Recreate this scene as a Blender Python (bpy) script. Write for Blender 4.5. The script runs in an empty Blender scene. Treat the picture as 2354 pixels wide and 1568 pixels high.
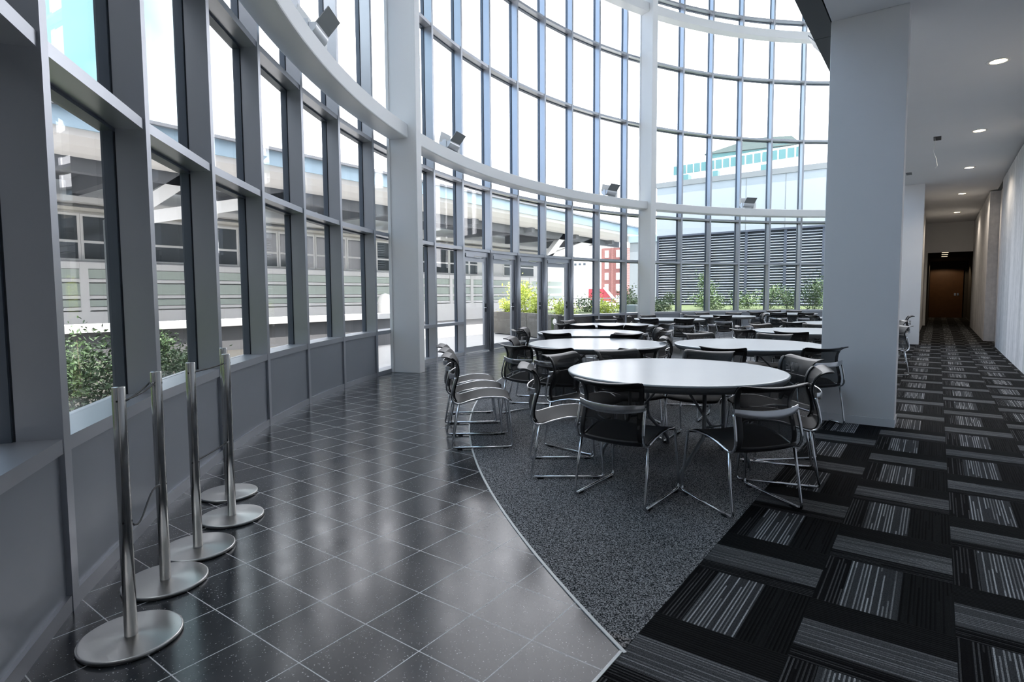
import bpy, bmesh, math, random
from mathutils import Vector, Matrix
PI = math.pi
scn = bpy.context.scene
COL = scn.collection

# ------------------------------------------------------------------ camera
cam_d = bpy.data.cameras.new('camera'); cam = bpy.data.objects.new('camera', cam_d); COL.objects.link(cam)
cam_d.sensor_width = 36.0; cam_d.lens = 1325.29 / 2354 * 36.0
cam_d.shift_y = -17.08 / 2354; cam_d.clip_start = 0.05; cam_d.clip_end = 2000
EYE = 1.333
_A = ((0.805147570, -0.593074524), (0.593074524, 0.805147570))
_R = ((0.99998295, -0.00039265, -0.00582658), (-0.00583979, -0.06723643, -0.99771998), (0.0, 0.99773699, -0.06723758))
def _w(v): return Vector((_A[0][0]*v[0]+_A[0][1]*v[1], _A[1][0]*v[0]+_A[1][1]*v[1], v[2]))
_x, _y, _z = _w(_R[0]), -_w(_R[1]), -_w(_R[2])
cam.matrix_world = Matrix(((_x.x, _y.x, _z.x, 0), (_x.y, _y.y, _z.y, 0), (_x.z, _y.z, _z.z, EYE), (0, 0, 0, 1)))
scn.camera = cam
scn.view_settings.view_transform = 'Standard'; scn.view_settings.look = 'None'
scn.view_settings.gamma = 1; scn.view_settings.use_curve_mapping = False
scn.view_settings.exposure = 1.55
scn.cycles.transparent_max_bounces = 24

# ------------------------------------------------------------------ sky and sun
world = bpy.data.worlds.new('sky'); scn.world = world; world.use_nodes = True
wt = world.node_tree; wt.nodes.clear()
def wn(t, **kw):
    n = wt.nodes.new(t)
    for k, v in kw.items(): setattr(n, k, v)
    return n
w_out = wn('ShaderNodeOutputWorld'); w_bg = wn('ShaderNodeBackground'); w_tc = wn('ShaderNodeTexCoord')
w_dot = wn('ShaderNodeVectorMath', operation='DOT_PRODUCT'); w_dot.inputs[1].default_value = (-0.80, -0.50, 0.22)
w_noi = wn('ShaderNodeTexNoise'); w_noi.inputs['Scale'].default_value = 3.0; w_noi.inputs['Detail'].default_value = 5
w_add = wn('ShaderNodeMath', operation='MULTIPLY_ADD'); w_add.inputs[1].default_value = 0.25
w_rmp = wn('ShaderNodeValToRGB')
w_rmp.color_ramp.elements[0].position = 0.50; w_rmp.color_ramp.elements[0].color = (1.0, 1.01, 1.05, 1)
w_rmp.color_ramp.elements[1].position = 0.77; w_rmp.color_ramp.elements[1].color = (0.10, 0.192, 0.22, 1)
w_e = w_rmp.color_ramp.elements.new(0.92); w_e.color = (0.19, 0.265, 0.37, 1)
wt.links.new(w_tc.outputs['Generated'], w_dot.inputs[0]); wt.links.new(w_tc.outputs['Generated'], w_noi.inputs['Vector'])
wt.links.new(w_noi.outputs['Fac'], w_add.inputs[0]); wt.links.new(w_dot.outputs['Value'], w_add.inputs[2])
wt.links.new(w_add.outputs[0], w_rmp.inputs['Fac']); wt.links.new(w_rmp.outputs['Color'], w_bg.inputs['Color'])
w_bg.inputs['Strength'].default_value = 2.3
wt.links.new(w_bg.outputs[0], w_out.inputs['Surface'])

sun_d = bpy.data.lights.new('sun', 'SUN'); sun = bpy.data.objects.new('sun', sun_d); COL.objects.link(sun)
sun_d.energy = 5.5; sun_d.angle = 0.009; sun_d.color = (1.0, 0.96, 0.9)
sun.rotation_euler = Vector((-0.27, 0.13, -0.95)).to_track_quat('-Z', 'Y').to_euler()

# ------------------------------------------------------------------ materials
class NT:
    def __init__(s, name):
        s.m = bpy.data.materials.new(name); s.m.use_nodes = True; s.t = s.m.node_tree; s.t.nodes.clear()
        s.out = s.t.nodes.new('ShaderNodeOutputMaterial')
    def n(s, typ, ins=None, **kw):
        nd = s.t.nodes.new(typ)
        for k, v in kw.items(): setattr(nd, k, v)
        for k, v in (ins or {}).items():
            if hasattr(v, 'links') or hasattr(v, 'is_linked'): s.t.links.new(v, nd.inputs[k])
            else: nd.inputs[k].default_value = v
        return nd
    def math(s, op, a, b=0.0, c=0.0): return s.n('ShaderNodeMath', {0: a, 1: b, 2: c}, operation=op).outputs[0]
    def mix(s, f, a, b): return s.n('ShaderNodeMix', {'Factor': f, 6: a, 7: b}, data_type='RGBA').outputs[2]
    def pos(s): return s.n('ShaderNodeTexCoord').outputs['Object']
    def bsdf(s, **ins):
        b = s.n('ShaderNodeBsdfPrincipled', {k.replace('_', ' '): v for k, v in ins.items()})
        s.t.links.new(b.outputs[0], s.out.inputs['Surface']); return b
def c4(c): return (c[0], c[1], c[2], 1.0)
def pbr(name, col, rough=0.5, metal=0.0, var=0.0, vscale=6.0, bump=0.0, spec=0.5, emit=None, es=0.0):
    t = NT(name); C = c4(col)
    if var or bump:
        nz = t.n('ShaderNodeTexNoise', {'Vector': t.pos(), 'Scale': vscale, 'Detail': 4.0})
        C = t.mix(nz.outputs['Fac'], c4([x*(1-var) for x in col]), c4([min(1, x*(1+var)) for x in col]))
    b = t.bsdf(Base_Color=C, Roughness=rough, Metallic=metal, Specular_IOR_Level=spec)
    if bump:
        bp = t.n('ShaderNodeBump', {'Strength': bump, 'Distance': 0.01, 'Height': nz.outputs['Fac']})
        t.t.links.new(bp.outputs[0], b.inputs['Normal'])
    if emit: b.inputs['Emission Color'].default_value = c4(emit); b.inputs['Emission Strength'].default_value = es
    return t.m
M = {}
M['alu'] = pbr('silver_grey_metal', (0.44, 0.455, 0.49), 0.34, 0.75, 0.04, 3)
M['alu_dark'] = pbr('dark_glazing_gasket', (0.05, 0.06, 0.07), 0.5)
M['frame'] = pbr('glazing_frame', (0.10, 0.12, 0.15), 0.4, 0.3)
M['panel'] = pbr('grey_spandrel_panel', (0.26, 0.28, 0.31), 0.35, 0.25, 0.05, 2)
M['white'] = pbr('white_painted_steel', (0.80, 0.80, 0.79), 0.45)
M['plaster'] = pbr('white_plaster', (0.83, 0.83, 0.84), 0.8, 0, 0.03, 2)
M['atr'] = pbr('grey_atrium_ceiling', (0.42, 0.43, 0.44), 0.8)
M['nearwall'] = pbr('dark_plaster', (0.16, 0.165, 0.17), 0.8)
M['ceil'] = pbr('ceiling_paint', (0.74, 0.745, 0.76), 0.85, 0, 0.02, 2)
M['base'] = pbr('white_baseboard', (0.76, 0.77, 0.79), 0.5)
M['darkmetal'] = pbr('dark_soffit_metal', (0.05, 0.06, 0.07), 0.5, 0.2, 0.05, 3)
M['black'] = pbr('black_plastic', (0.012, 0.012, 0.014), 0.42)
M['rubber'] = pbr('black_rubber', (0.008, 0.008, 0.009), 0.6)
M['fabric'] = pbr('black_seat_mesh', (0.015, 0.015, 0.0165), 0.62, 0, 0.25, 220, 0.15, 0.35)
M['chrome'] = pbr('polished_chrome', (0.72, 0.73, 0.75), 0.14, 1.0)
M['cast'] = pbr('polished_aluminium', (0.62, 0.63, 0.65), 0.22, 1.0, 0.08, 9)
M['table'] = pbr('light_grey_table_laminate', (0.42, 0.45, 0.48), 0.27, 0, 0.05, 2.2, 0, 0.5)
M['tedge'] = pbr('grey_table_edge', (0.15, 0.155, 0.16), 0.45)
M['tleg'] = pbr('grey_powdercoat_leg', (0.20, 0.21, 0.22), 0.4, 0.3)
M['wood'] = pbr('brown_door_wood', (0.10, 0.045, 0.016), 0.5, 0, 0.3, 5)
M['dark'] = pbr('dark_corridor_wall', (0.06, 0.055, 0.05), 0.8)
M['concrete_out'] = pbr('planter_concrete', (0.155, 0.145, 0.13), 0.85, 0, 0.25, 4)
M['concrete_pale'] = pbr('pale_garden_concrete', (0.17, 0.172, 0.18), 0.8, 0, 0.1, 2)
M['terrace'] = pbr('terrace_paving', (0.34, 0.335, 0.33), 0.8, 0, 0.06, 1.5)
M['soil'] = pbr('mulch_soil', (0.045, 0.042, 0.035), 0.95, 0, 0.6, 30, 0.6)
M['grass'] = pbr('rough_grass', (0.06, 0.085, 0.03), 0.9, 0, 0.5, 18, 0.5)
M['leaf_dark'] = pbr('dark_green_leaf', (0.055, 0.11, 0.035), 0.6, 0, 0.5, 9)
M['leaf'] = pbr('green_leaf', (0.065, 0.12, 0.035), 0.6, 0, 0.4, 9)
M['leaf_lime'] = pbr('yellow_green_leaf', (0.52, 0.60, 0.08), 0.55, 0, 0.3, 9)
M['stem'] = pbr('plant_stem', (0.11, 0.09, 0.05), 0.8)
M['wht_out'] = pbr('white_render_facade', (0.86, 0.86, 0.85), 0.7)
M['cream'] = pbr('cream_facade', (0.66, 0.64, 0.58), 0.8)
M['blue_fascia'] = pbr('pale_blue_metal_fascia', (0.34, 0.46, 0.55), 0.5, 0.2, 0.1, 1)
M['soffit_out'] = pbr('canopy_soffit', (0.62, 0.61, 0.60), 0.7)
M['canopy_dark'] = pbr('canopy_dark_steel', (0.16, 0.17, 0.19), 0.6, 0, 0.2, 1)
M['win_dark'] = pbr('dark_window_glass', (0.05, 0.06, 0.065), 0.08, 0, 0.3, 0.7)
M['greenglass'] = pbr('frosted_green_glass', (0.50, 0.58, 0.52), 0.4)
M['louver'] = pbr('louver_blade', (0.50, 0.55, 0.62), 0.5, 0.1)
M['louver_post'] = pbr('louver_post', (0.05, 0.062, 0.09), 0.5)
M['panel_out'] = pbr('pale_metal_cladding', (0.30, 0.345, 0.38), 0.5)
M['trim_out'] = pbr('grey_roof_trim', (0.17, 0.19, 0.20), 0.6)
M['teal'] = pbr('teal_glass', (0.07, 0.16, 0.165), 0.3)
M['teal_roof'] = pbr('teal_roof', (0.048, 0.064, 0.064), 1.0, 0, 0, 6, 0, 0.0)
M['brick'] = None
M['red'] = pbr('red_sign', (0.30, 0.025, 0.035), 0.5)
M['hazeconc'] = pbr('hazed_tower_concrete', (0.86, 0.84, 0.83), 0.9)  # wall and window tones faded to imitate distance haze
M['tower_win'] = pbr('hazed_tower_window', (0.60, 0.60, 0.62), 0.4)
M['flood'] = pbr('floodlight_housing', (0.62, 0.63, 0.65), 0.35, 0.5)
M['flood_dark'] = pbr('floodlight_visor', (0.24, 0.25, 0.255), 0.4, 0.3)
M['lamp'] = pbr('warm_lamp', (1, 0.9, 0.75), 0.5, emit=(1.0, 0.80, 0.52), es=6)
M['lamp_dim'] = pbr('dim_lamp', (1, 0.9, 0.75), 0.5, emit=(1.0, 0.85, 0.6), es=0.5)

def mat_steel(name='brushed_stainless_steel', lo=0.24, hi=0.36, an=0.75):
    t = NT(name); p = t.pos()
    mp = t.n('ShaderNodeMapping', {'Vector': p, 'Scale': (60, 60, 1.0)})
    nz = t.n('ShaderNodeTexNoise', {'Vector': mp.outputs[0], 'Scale': 6.0, 'Detail': 3.0})
    r = t.n('ShaderNodeMapRange', {'Value': nz.outputs['Fac'], 3: lo, 4: hi}).outputs[0]
    tan = t.n('ShaderNodeTangent', direction_type='RADIAL', axis='Z')
    b = t.bsdf(Base_Color=(0.60, 0.59, 0.575, 1), Metallic=1.0, Roughness=r, Anisotropic=an)
    t.t.links.new(tan.outputs[0], b.inputs['Tangent']); return t.m
M['steel'] = mat_steel()
M['pole'] = mat_steel('brushed_steel_tube', 0.15, 0.24, 0.0)
def mat_glass():
    t = NT('clear_window_glass')
    geo = t.n('ShaderNodeNewGeometry')          # same reflectance from either face of the pane
    ior = t.math('MULTIPLY_ADD', geo.outputs['Backfacing'], 1/1.30 - 1.30, 1.30)
    fr = t.n('ShaderNodeFresnel', {'IOR': ior})
    tr = t.n('ShaderNodeBsdfTransparent', {'Color': (0.985, 0.985, 0.99, 1)})
    gl = t.n('ShaderNodeBsdfGlossy', {'Color': (1, 1, 1, 1), 'Roughness': 0.0})
    mx = t.n('ShaderNodeMixShader', {0: fr.outputs[0], 1: tr.outputs[0], 2: gl.outputs[0]})
    t.t.links.new(mx.outputs[0], t.out.inputs['Surface']); return t.m
M['glass'] = mat_glass()
def mat_mesh():
    t = NT('black_see_through_back_mesh')
    tr = t.n('ShaderNodeBsdfTransparent', {'Color': (1, 1, 1, 1)})
    b = t.n('ShaderNodeBsdfPrincipled', {'Base Color': (0.014, 0.014, 0.015, 1), 'Roughness': 0.6, 'Specular IOR Level': 0.3})
    mx = t.n('ShaderNodeMixShader', {0: 0.86, 1: tr.outputs[0], 2: b.outputs[0]})
    t.t.links.new(mx.outputs[0], t.out.inputs['Surface']); return t.m
M['mesh'] = mat_mesh()
def mat_lamp_reflection():  # disc material imitating a lamp's reflection in the glass
    t = NT('white_lamp_reflection')
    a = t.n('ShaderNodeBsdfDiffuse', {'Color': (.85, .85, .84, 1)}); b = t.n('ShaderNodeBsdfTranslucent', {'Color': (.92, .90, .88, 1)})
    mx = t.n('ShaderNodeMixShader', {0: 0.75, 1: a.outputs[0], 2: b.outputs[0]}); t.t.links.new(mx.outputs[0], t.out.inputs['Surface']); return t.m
M['lamp_reflection'] = mat_lamp_reflection()
def mat_tile():
    t = NT('dark_speckled_stone_tile'); s = t.n('ShaderNodeSeparateXYZ', {0: t.pos()})
    g = 0.30483
    def edge(v, o):
        f = t.math('FRACT', t.math('DIVIDE', t.math('ADD', v, -o + 100*g), g))
        d = t.math('MINIMUM', f, t.math('SUBTRACT', 1.0, f))
        return t.math('LESS_THAN', d, 0.0022/g)
    gr = t.math('MAXIMUM', edge(s.outputs[0], -2.1298), edge(s.outputs[1], 1.4624))
    vo = t.n('ShaderNodeTexVoronoi', {'Vector': t.pos(), 'Scale': 150.0})
    wn_ = t.n('ShaderNodeTexWhiteNoise', {'Vector': vo.outputs['Position']}, noise_dimensions='3D')
    dot = t.math('LESS_THAN', vo.outputs['Distance'], t.math('MULTIPLY', t.math('POWER', wn_.outputs['Value'], 6.0), 0.42))
    nz = t.n('ShaderNodeTexNoise', {'Vector': t.pos(), 'Scale': 2.2, 'Detail': 4.0})
    base = t.mix(nz.outputs['Fac'], (0.016, 0.018, 0.022, 1), (0.032, 0.036, 0.044, 1))
    col = t.mix(dot, base, (0.36, 0.36, 0.37, 1))
    col = t.mix(gr, col, (0.70, 0.71, 0.72, 1))
    nz2 = t.n('ShaderNodeTexNoise', {'Vector': t.pos(), 'Scale': 5.0, 'Detail': 3.0})
    ro = t.n('ShaderNodeMapRange', {'Value': nz2.outputs['Fac'], 3: 0.13, 4: 0.26}).outputs[0]
    ro = t.math('MAXIMUM', ro, t.math('MULTIPLY', gr, 0.6))
    t.bsdf(Base_Color=col, Roughness=ro, Specular_IOR_Level=0.42); return t.m
M['tile'] = mat_tile()
def mat_speckle():
    t = NT('grey_speckled_loop_carpet')
    n1 = t.n('ShaderNodeTexNoise', {'Vector': t.pos(), 'Scale': 150.0, 'Detail': 2.0, 'Roughness': 0.75})
    n2 = t.n('ShaderNodeTexNoise', {'Vector': t.pos(), 'Scale': 1.3, 'Detail': 2.0})
    r = t.n('ShaderNodeValToRGB', {'Fac': n1.outputs['Fac']})
    r.color_ramp.elements[0].position = 0.44; r.color_ramp.elements[0].color = (0.010, 0.0125, 0.014, 1)
    r.color_ramp.elements[1].position = 0.62; r.color_ramp.elements[1].color = (0.52, 0.52, 0.54, 1)
    col = t.mix(n2.outputs['Fac'], r.outputs[0], t.mix(0.75, (0, 0, 0, 1), r.outputs[0]))
    b = t.bsdf(Base_Color=col, Roughness=0.95, Specular_IOR_Level=0.1)
    bp = t.n('ShaderNodeBump', {'Strength': 0.5, 'Distance': 0.004, 'Height': n1.outputs['Fac']})
    t.t.links.new(bp.outputs[0], b.inputs['Normal']); return t.m
M['speckle'] = mat_speckle()
def mat_stripes():
    t = NT('striped_carpet_tile'); s = t.n('ShaderNodeSeparateXYZ', {0: t.pos()})
    u = t.math('DIVIDE', t.math('ADD', s.outputs[0], 0.897 + 20.04), 0.501)
    v = t.math('DIVIDE', t.math('ADD', s.outputs[1], -2.235 + 20.14), 0.5035)
    iu, iv = t.math('FLOOR', u), t.math('FLOOR', v); fu, fv = t.math('FRACT', u), t.math('FRACT', v)
    par = t.math('MODULO', t.math('ADD', iu, iv), 2.0)          # 0: stripes along Y, 1: along X
    pick = lambda a, b: t.n('ShaderNodeMix', {'Factor': par, 2: a, 3: b}, data_type='FLOAT').outputs[0]
    c, l = pick(fu, fv), pick(fv, fu)
    tid = t.math('ADD', t.math('MULTIPLY', iu, 7.31), t.math('MULTIPLY', iv, 3.77))
    si = t.math('FLOOR', t.math('MULTIPLY', c, 34.0)); sf = t.math('FRACT', t.math('MULTIPLY', c, 34.0))
    def wnz(x, y, z):
        cv = t.n('ShaderNodeCombineXYZ', {0: x, 1: y, 2: z})
        return t.n('ShaderNodeTexWhiteNoise', {'Vector': cv.outputs[0]}, noise_dimensions='3D').outputs['Value']
    ph = wnz(si, tid, 1.0)
    seg = t.math('FLOOR', t.math('ADD', t.math('MULTIPLY', l, 0.9), t.math('MULTIPLY', ph, 2.0)))
    rnd = wnz(si, seg, tid)
    br = t.n('ShaderNodeValToRGB', {'Fac': c}); e = br.color_ramp
    e.interpolation = 'CONSTANT'
    e.elements[0].position = 0.0; e.elements[0].color = (0.006, 0.006, 0.007, 1)
    e.elements[1].position = 0.20; e.elements[1].color = (0.050, 0.052, 0.056, 1)
    x = e.elements.new(0.62); x.color = (0.011, 0.0115, 0.0122, 1)
    hi = t.n('ShaderNodeValToRGB', {'Fac': c}); h = hi.color_ramp; h.interpolation = 'CONSTANT'
    h.elements[0].position = 0.0; h.elements[0].color = (0.07, 0.07, 0.073, 1)
    h.elements[1].position = 0.20; h.elements[1].color = (0.36, 0.365, 0.375, 1)
    x = h.elements.new(0.62); x.color = (0.004, 0.004, 0.005, 1)
    on = t.math('GREATER_THAN', rnd, 0.30)
    ridge = t.math('SINE', t.math('MULTIPLY', sf, PI))
    on = t.math('MULTIPLY', on, t.math('GREATER_THAN', ridge, 0.80))
    # stripes that run along X read as finer, more even greys
    vary = t.math('MULTIPLY_ADD', wnz(si, seg, t.math('ADD', tid, 5.0)), 0.85, 0.35)
    hi1 = t.n('ShaderNodeVectorMath', {0: hi.outputs[0], 'Scale': vary}, operation='SCALE').outputs[0]
    hi2 = t.mix(t.math('MULTIPLY', par, 0.35), hi1, br.outputs[0])
    col = t.mix(on, br.outputs[0], hi2)
    lift = t.math('MULTIPLY', par, t.math('MULTIPLY', t.math('GREATER_THAN', c, 0.2), t.math('LESS_THAN', c, 0.62)))
    col = t.mix(t.math('MULTIPLY', lift, 0.30), col, (0.13, 0.132, 0.137, 1))
    nz = t.n('ShaderNodeTexNoise', {'Vector': t.pos(), 'Scale': 260.0, 'Detail': 1.0})
    k = t.n('ShaderNodeMapRange', {'Value': nz.outputs['Fac'], 1: 0.3, 2: 0.7, 3: 0.55, 4: 1.35}).outputs[0]
    col = t.n('ShaderNodeVectorMath', {0: col, 'Scale': k}, operation='SCALE').outputs[0]
    b = t.bsdf(Base_Color=col, Roughness=0.95, Specular_IOR_Level=0.08)
    bp = t.n('ShaderNodeBump', {'Strength': 0.5, 'Distance': 0.004, 'Height': ridge})
    t.t.links.new(bp.outputs[0], b.inputs['Normal']); return t.m
M['stripes'] = mat_stripes()
def mat_concrete():
    t = NT('streaked_fair_faced_concrete')
    mp = t.n('ShaderNodeMapping', {'Vector': t.pos(), 'Scale': (1.3, 1.3, 0.12)})
    n1 = t.n('ShaderNodeTexNoise', {'Vector': mp.outputs[0], 'Scale': 1.6, 'Detail': 7.0, 'Roughness': 0.65})
    n2 = t.n('ShaderNodeTexNoise', {'Vector': t.pos(), 'Scale': 9.0, 'Detail': 5.0})
    f = t.math('ADD', t.math('MULTIPLY', n1.outputs['Fac'], 0.75), t.math('MULTIPLY', n2.outputs['Fac'], 0.25))
    r = t.n('ShaderNodeValToRGB', {'Fac': f})
    r.color_ramp.elements[0].position = 0.33; r.color_ramp.elements[0].color = (0.42, 0.43, 0.45, 1)
    r.color_ramp.elements[1].position = 0.60; r.color_ramp.elements[1].color = (0.78, 0.77, 0.79, 1)
    t.bsdf(Base_Color=r.outputs[0], Roughness=0.75); return t.m
M['concrete'] = mat_concrete()
def mat_brick():
    t = NT('red_brick'); mp = t.n('ShaderNodeMapping', {'Vector': t.pos(), 'Rotation': (PI/2, 0, 0)})
    b = t.n('ShaderNodeTexBrick', {'Vector': mp.outputs[0], 'Scale': 2.0, 'Color1': (0.17, 0.065, 0.058, 1), 'Color2': (0.14, 0.052, 0.046, 1), 'Mortar': (0.22, 0.13, 0.12, 1)})
    t.bsdf(Base_Color=b.outputs[0], Roughness=0.9); return t.m
M['brick'] = mat_brick()

# ------------------------------------------------------------------ mesh helpers
def V(*a): return Vector(a)
class MB:
    def __init__(s): s.b = bmesh.new()
    def face(s, pts):
        try: return s.b.faces.new([s.b.verts.new(p) for p in pts])
        except ValueError: return None
    def box(s, x0, x1, y0, y1, z0, z1):
        return s.hexa([(x0, y0), (x1, y0), (x1, y1), (x0, y1)], z0, z1)
    def hexa(s, q, z0, z1):        # prism over a polygon
        n = len(q)
        lo = [s.b.verts.new((a[0], a[1], z0)) for a in q]; hi = [s.b.verts.new((a[0], a[1], z1)) for a in q]
        s.b.faces.new(lo[::-1]); s.b.faces.new(hi)
        for i in range(n): s.b.faces.new((lo[i], lo[(i+1) % n], hi[(i+1) % n], hi[i]))
        return s
    def obox(s, o, ax, ay, az):    # oriented box: corner origin o and three edge vectors
        o, ax, ay, az = Vector(o), Vector(ax), Vector(ay), Vector(az)
        p = [o, o+ax, o+ax+ay, o+ay]; lo = [s.b.verts.new(v) for v in p]; hi = [s.b.verts.new(v+az) for v in p]
        s.b.faces.new(lo[::-1]); s.b.faces.new(hi)
        for i in range(4): s.b.faces.new((lo[i], lo[(i+1) % 4], hi[(i+1) % 4], hi[i]))
        return s
    def bar(s, p, q, w, h, up=(0, 0, 1)):
        p, q = Vector(p), Vector(q); d = (q-p).normalized(); r = d.cross(Vector(up)).normalized(); u = r.cross(d)
        return s.obox(p - r*w/2 - u*h/2, q-p, r*w, u*h)
    def tube(s, pts, r, seg=8, cap=True, closed=False):
        pts = [Vector(p) for p in pts]; n = len(pts); rings = []; prev = None
        for i, p in enumerate(pts):
            if closed: d = pts[(i+1) % n] - pts[i-1]
            else: d = pts[min(i+1, n-1)] - pts[max(i-1, 0)]
            d.normalize()
            if prev is None:
                a = Vector((0, 0, 1)) if abs(d.z) < 0.9 else Vector((1, 0, 0)); a = (a - d*a.dot(d)).normalized()
            else:
                a = prev - d*prev.dot(d)
                a = a.normalized() if a.length > 1e-6 else Vector((1, 0, 0))
            prev = a; b = d.cross(a); rr = r[i] if hasattr(r, '__len__') else r
            rings.append([s.b.verts.new(p + (a*math.cos(2*PI*j/seg) + b*math.sin(2*PI*j/seg))*rr) for j in range(seg)])
        m = n if closed else n-1
        for i in range(m):
            A, B = rings[i], rings[(i+1) % n]
            for j in range(seg): s.b.faces.new((A[j], A[(j+1) % seg], B[(j+1) % seg], B[j])).smooth = True
        if cap and not closed: s.b.faces.new(rings[0][::-1]); s.b.faces.new(rings[-1])
        return s
    def lathe(s, prof, cx=0, cy=0, seg=32, smooth=True):
        rings = []
        for r, z in prof:
            rings.append([s.b.verts.new((cx + r*math.cos(2*PI*j/seg), cy + r*math.sin(2*PI*j/seg), z)) for j in range(seg)] if r > 1e-6 else [s.b.verts.new((cx, cy, z))])
        for A, B in zip(rings, rings[1:]):
            for j in range(seg):
                q = [A[j % len(A)], A[(j+1) % len(A)], B[(j+1) % len(B)], B[j % len(B)]]; u = []
                for v in q:
                    if v not in u: u.append(v)
                if len(u) > 2: s.b.faces.new(u).smooth = smooth
        return s
    def arc(s, r0, r1, z0, z1, k0, k1, n):   # curved beam about the hall's centre
        rings = []
        for i in range(n+1):
            a = th(k0 + (k1-k0)*i/n); c, d = math.cos(a), math.sin(a)
            rings.append([s.b.verts.new((CX + r*c, CY + r*d, z)) for r, z in ((r0, z0), (r1, z0), (r1, z1), (r0, z1))])
        for A, B in zip(rings, rings[1:]):
            for j in range(4): s.b.faces.new((A[j], B[j], B[(j+1) % 4], A[(j+1) % 4]))
        s.b.faces.new(rings[0]); s.b.faces.new(rings[-1][::-1]); return s
    def grid(s, P, th_=0.0, smooth=True):    # P[i][j] points; optional thickness
        V_ = [[s.b.verts.new(p) for p in row] for row in P]; fs = []
        for i in range(len(P)-1):
            for j in range(len(P[0])-1):
                f = s.b.faces.new((V_[i][j], V_[i+1][j], V_[i+1][j+1], V_[i][j+1])); f.smooth = smooth; fs.append(f)
        if th_:
            s.b.normal_update(); bmesh.ops.solidify(s.b, geom=fs, thickness=th_)
        return s
    def done(s, name, mat, parent=None, bevel=0.0, loc=None):
        bmesh.ops.recalc_face_normals(s.b, faces=s.b.faces[:])
        me = bpy.data.meshes.new(name); s.b.to_mesh(me); s.b.free()
        for m in (mat if isinstance(mat, (list, tuple)) else [mat]): me.materials.append(m)
        o = bpy.data.objects.new(name, me); COL.objects.link(o)
        if parent: o.parent = parent
        if loc: o.location = loc
        if bevel:
            b = o.modifiers.new('soft_edges', 'BEVEL'); b.width = bevel; b.segments = 2; b.limit_method = 'ANGLE'
        return o
def tag(o, label=None, cat=None, group=None, kind=None):
    if label: o['label'] = label
    if cat: o['category'] = cat
    if group: o['group'] = group
    if kind: o['kind'] = kind
    return o
def empty(name, loc=(0, 0, 0), rz=0.0, **kw):
    o = bpy.data.objects.new(name, None); COL.objects.link(o); o.location = loc; o.rotation_euler = (0, 0, rz)
    o.empty_display_size = 0.1
    return tag(o, **kw)
def dup(root, loc, rz, **kw):
    r = root.copy(); COL.objects.link(r); r.location = loc; r.rotation_euler = (0, 0, rz); tag(r, **kw)
    def rec(a, b):
        for ch in a.children:
            c = ch.copy(); COL.objects.link(c); c.parent = b; rec(ch, c)
    rec(root, r); return r

# ------------------------------------------------------------------ hall geometry: bays about one centre
CX, CY, RN = 5.336, 12.055, 13.956
TH0, DT = 4.07522, -0.08482
def th(k): return TH0 + DT*k
def P(r, k, z=0.0): a = th(k); return Vector((CX + r*math.cos(a), CY + r*math.sin(a), z))
def rad(k): a = th(k); return Vector((math.cos(a), math.sin(a), 0))
def tan(k): a = th(k); return Vector((math.sin(a), -math.cos(a), 0))    # towards growing k
ROOF = 12.9
KH = 0.0275      # half a mullion in bay units

# floor ---------------------------------------------------------------
st = dict(kind='structure')
tag(MB().arc(11.905, 14.22, -0.12, 0.0, -4.05, 24.6, 130).done('floor_tile', M['tile']), 'dark speckled stone tile floor along the glass wall', **st)
m = MB(); n = 120
ring = [P(11.915, -1.05 + 25.0*i/n) for i in range(n+1)]
q = [(p.x, p.y) for p in ring if p.x < -0.9]
m.hexa([(-0.899, q[0][1])] + q + [(-0.899, q[-1][1])], -0.10, 0.002)
tag(m.done('floor_speckled_carpet', M['speckle']), 'grey speckled carpet inside the curved tile border', **st)
m = MB(); m.box(-0.899, 1.45, -2.2, 40.0, -0.10, 0.003)
tag(m.done('floor_striped_carpet', M['stripes']), 'black and grey striped carpet tiles down the corridor', **st)
m = MB(); m.arc(11.902, 11.916, -0.02, 0.005, -1.03, 23.6, 120)
m.box(-0.909, -0.897, -1.0, 1.90, -0.02, 0.006)
tag(m.done('trim_1', M['white']), 'thin pale metal strip between tile and carpet', **st)

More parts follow.
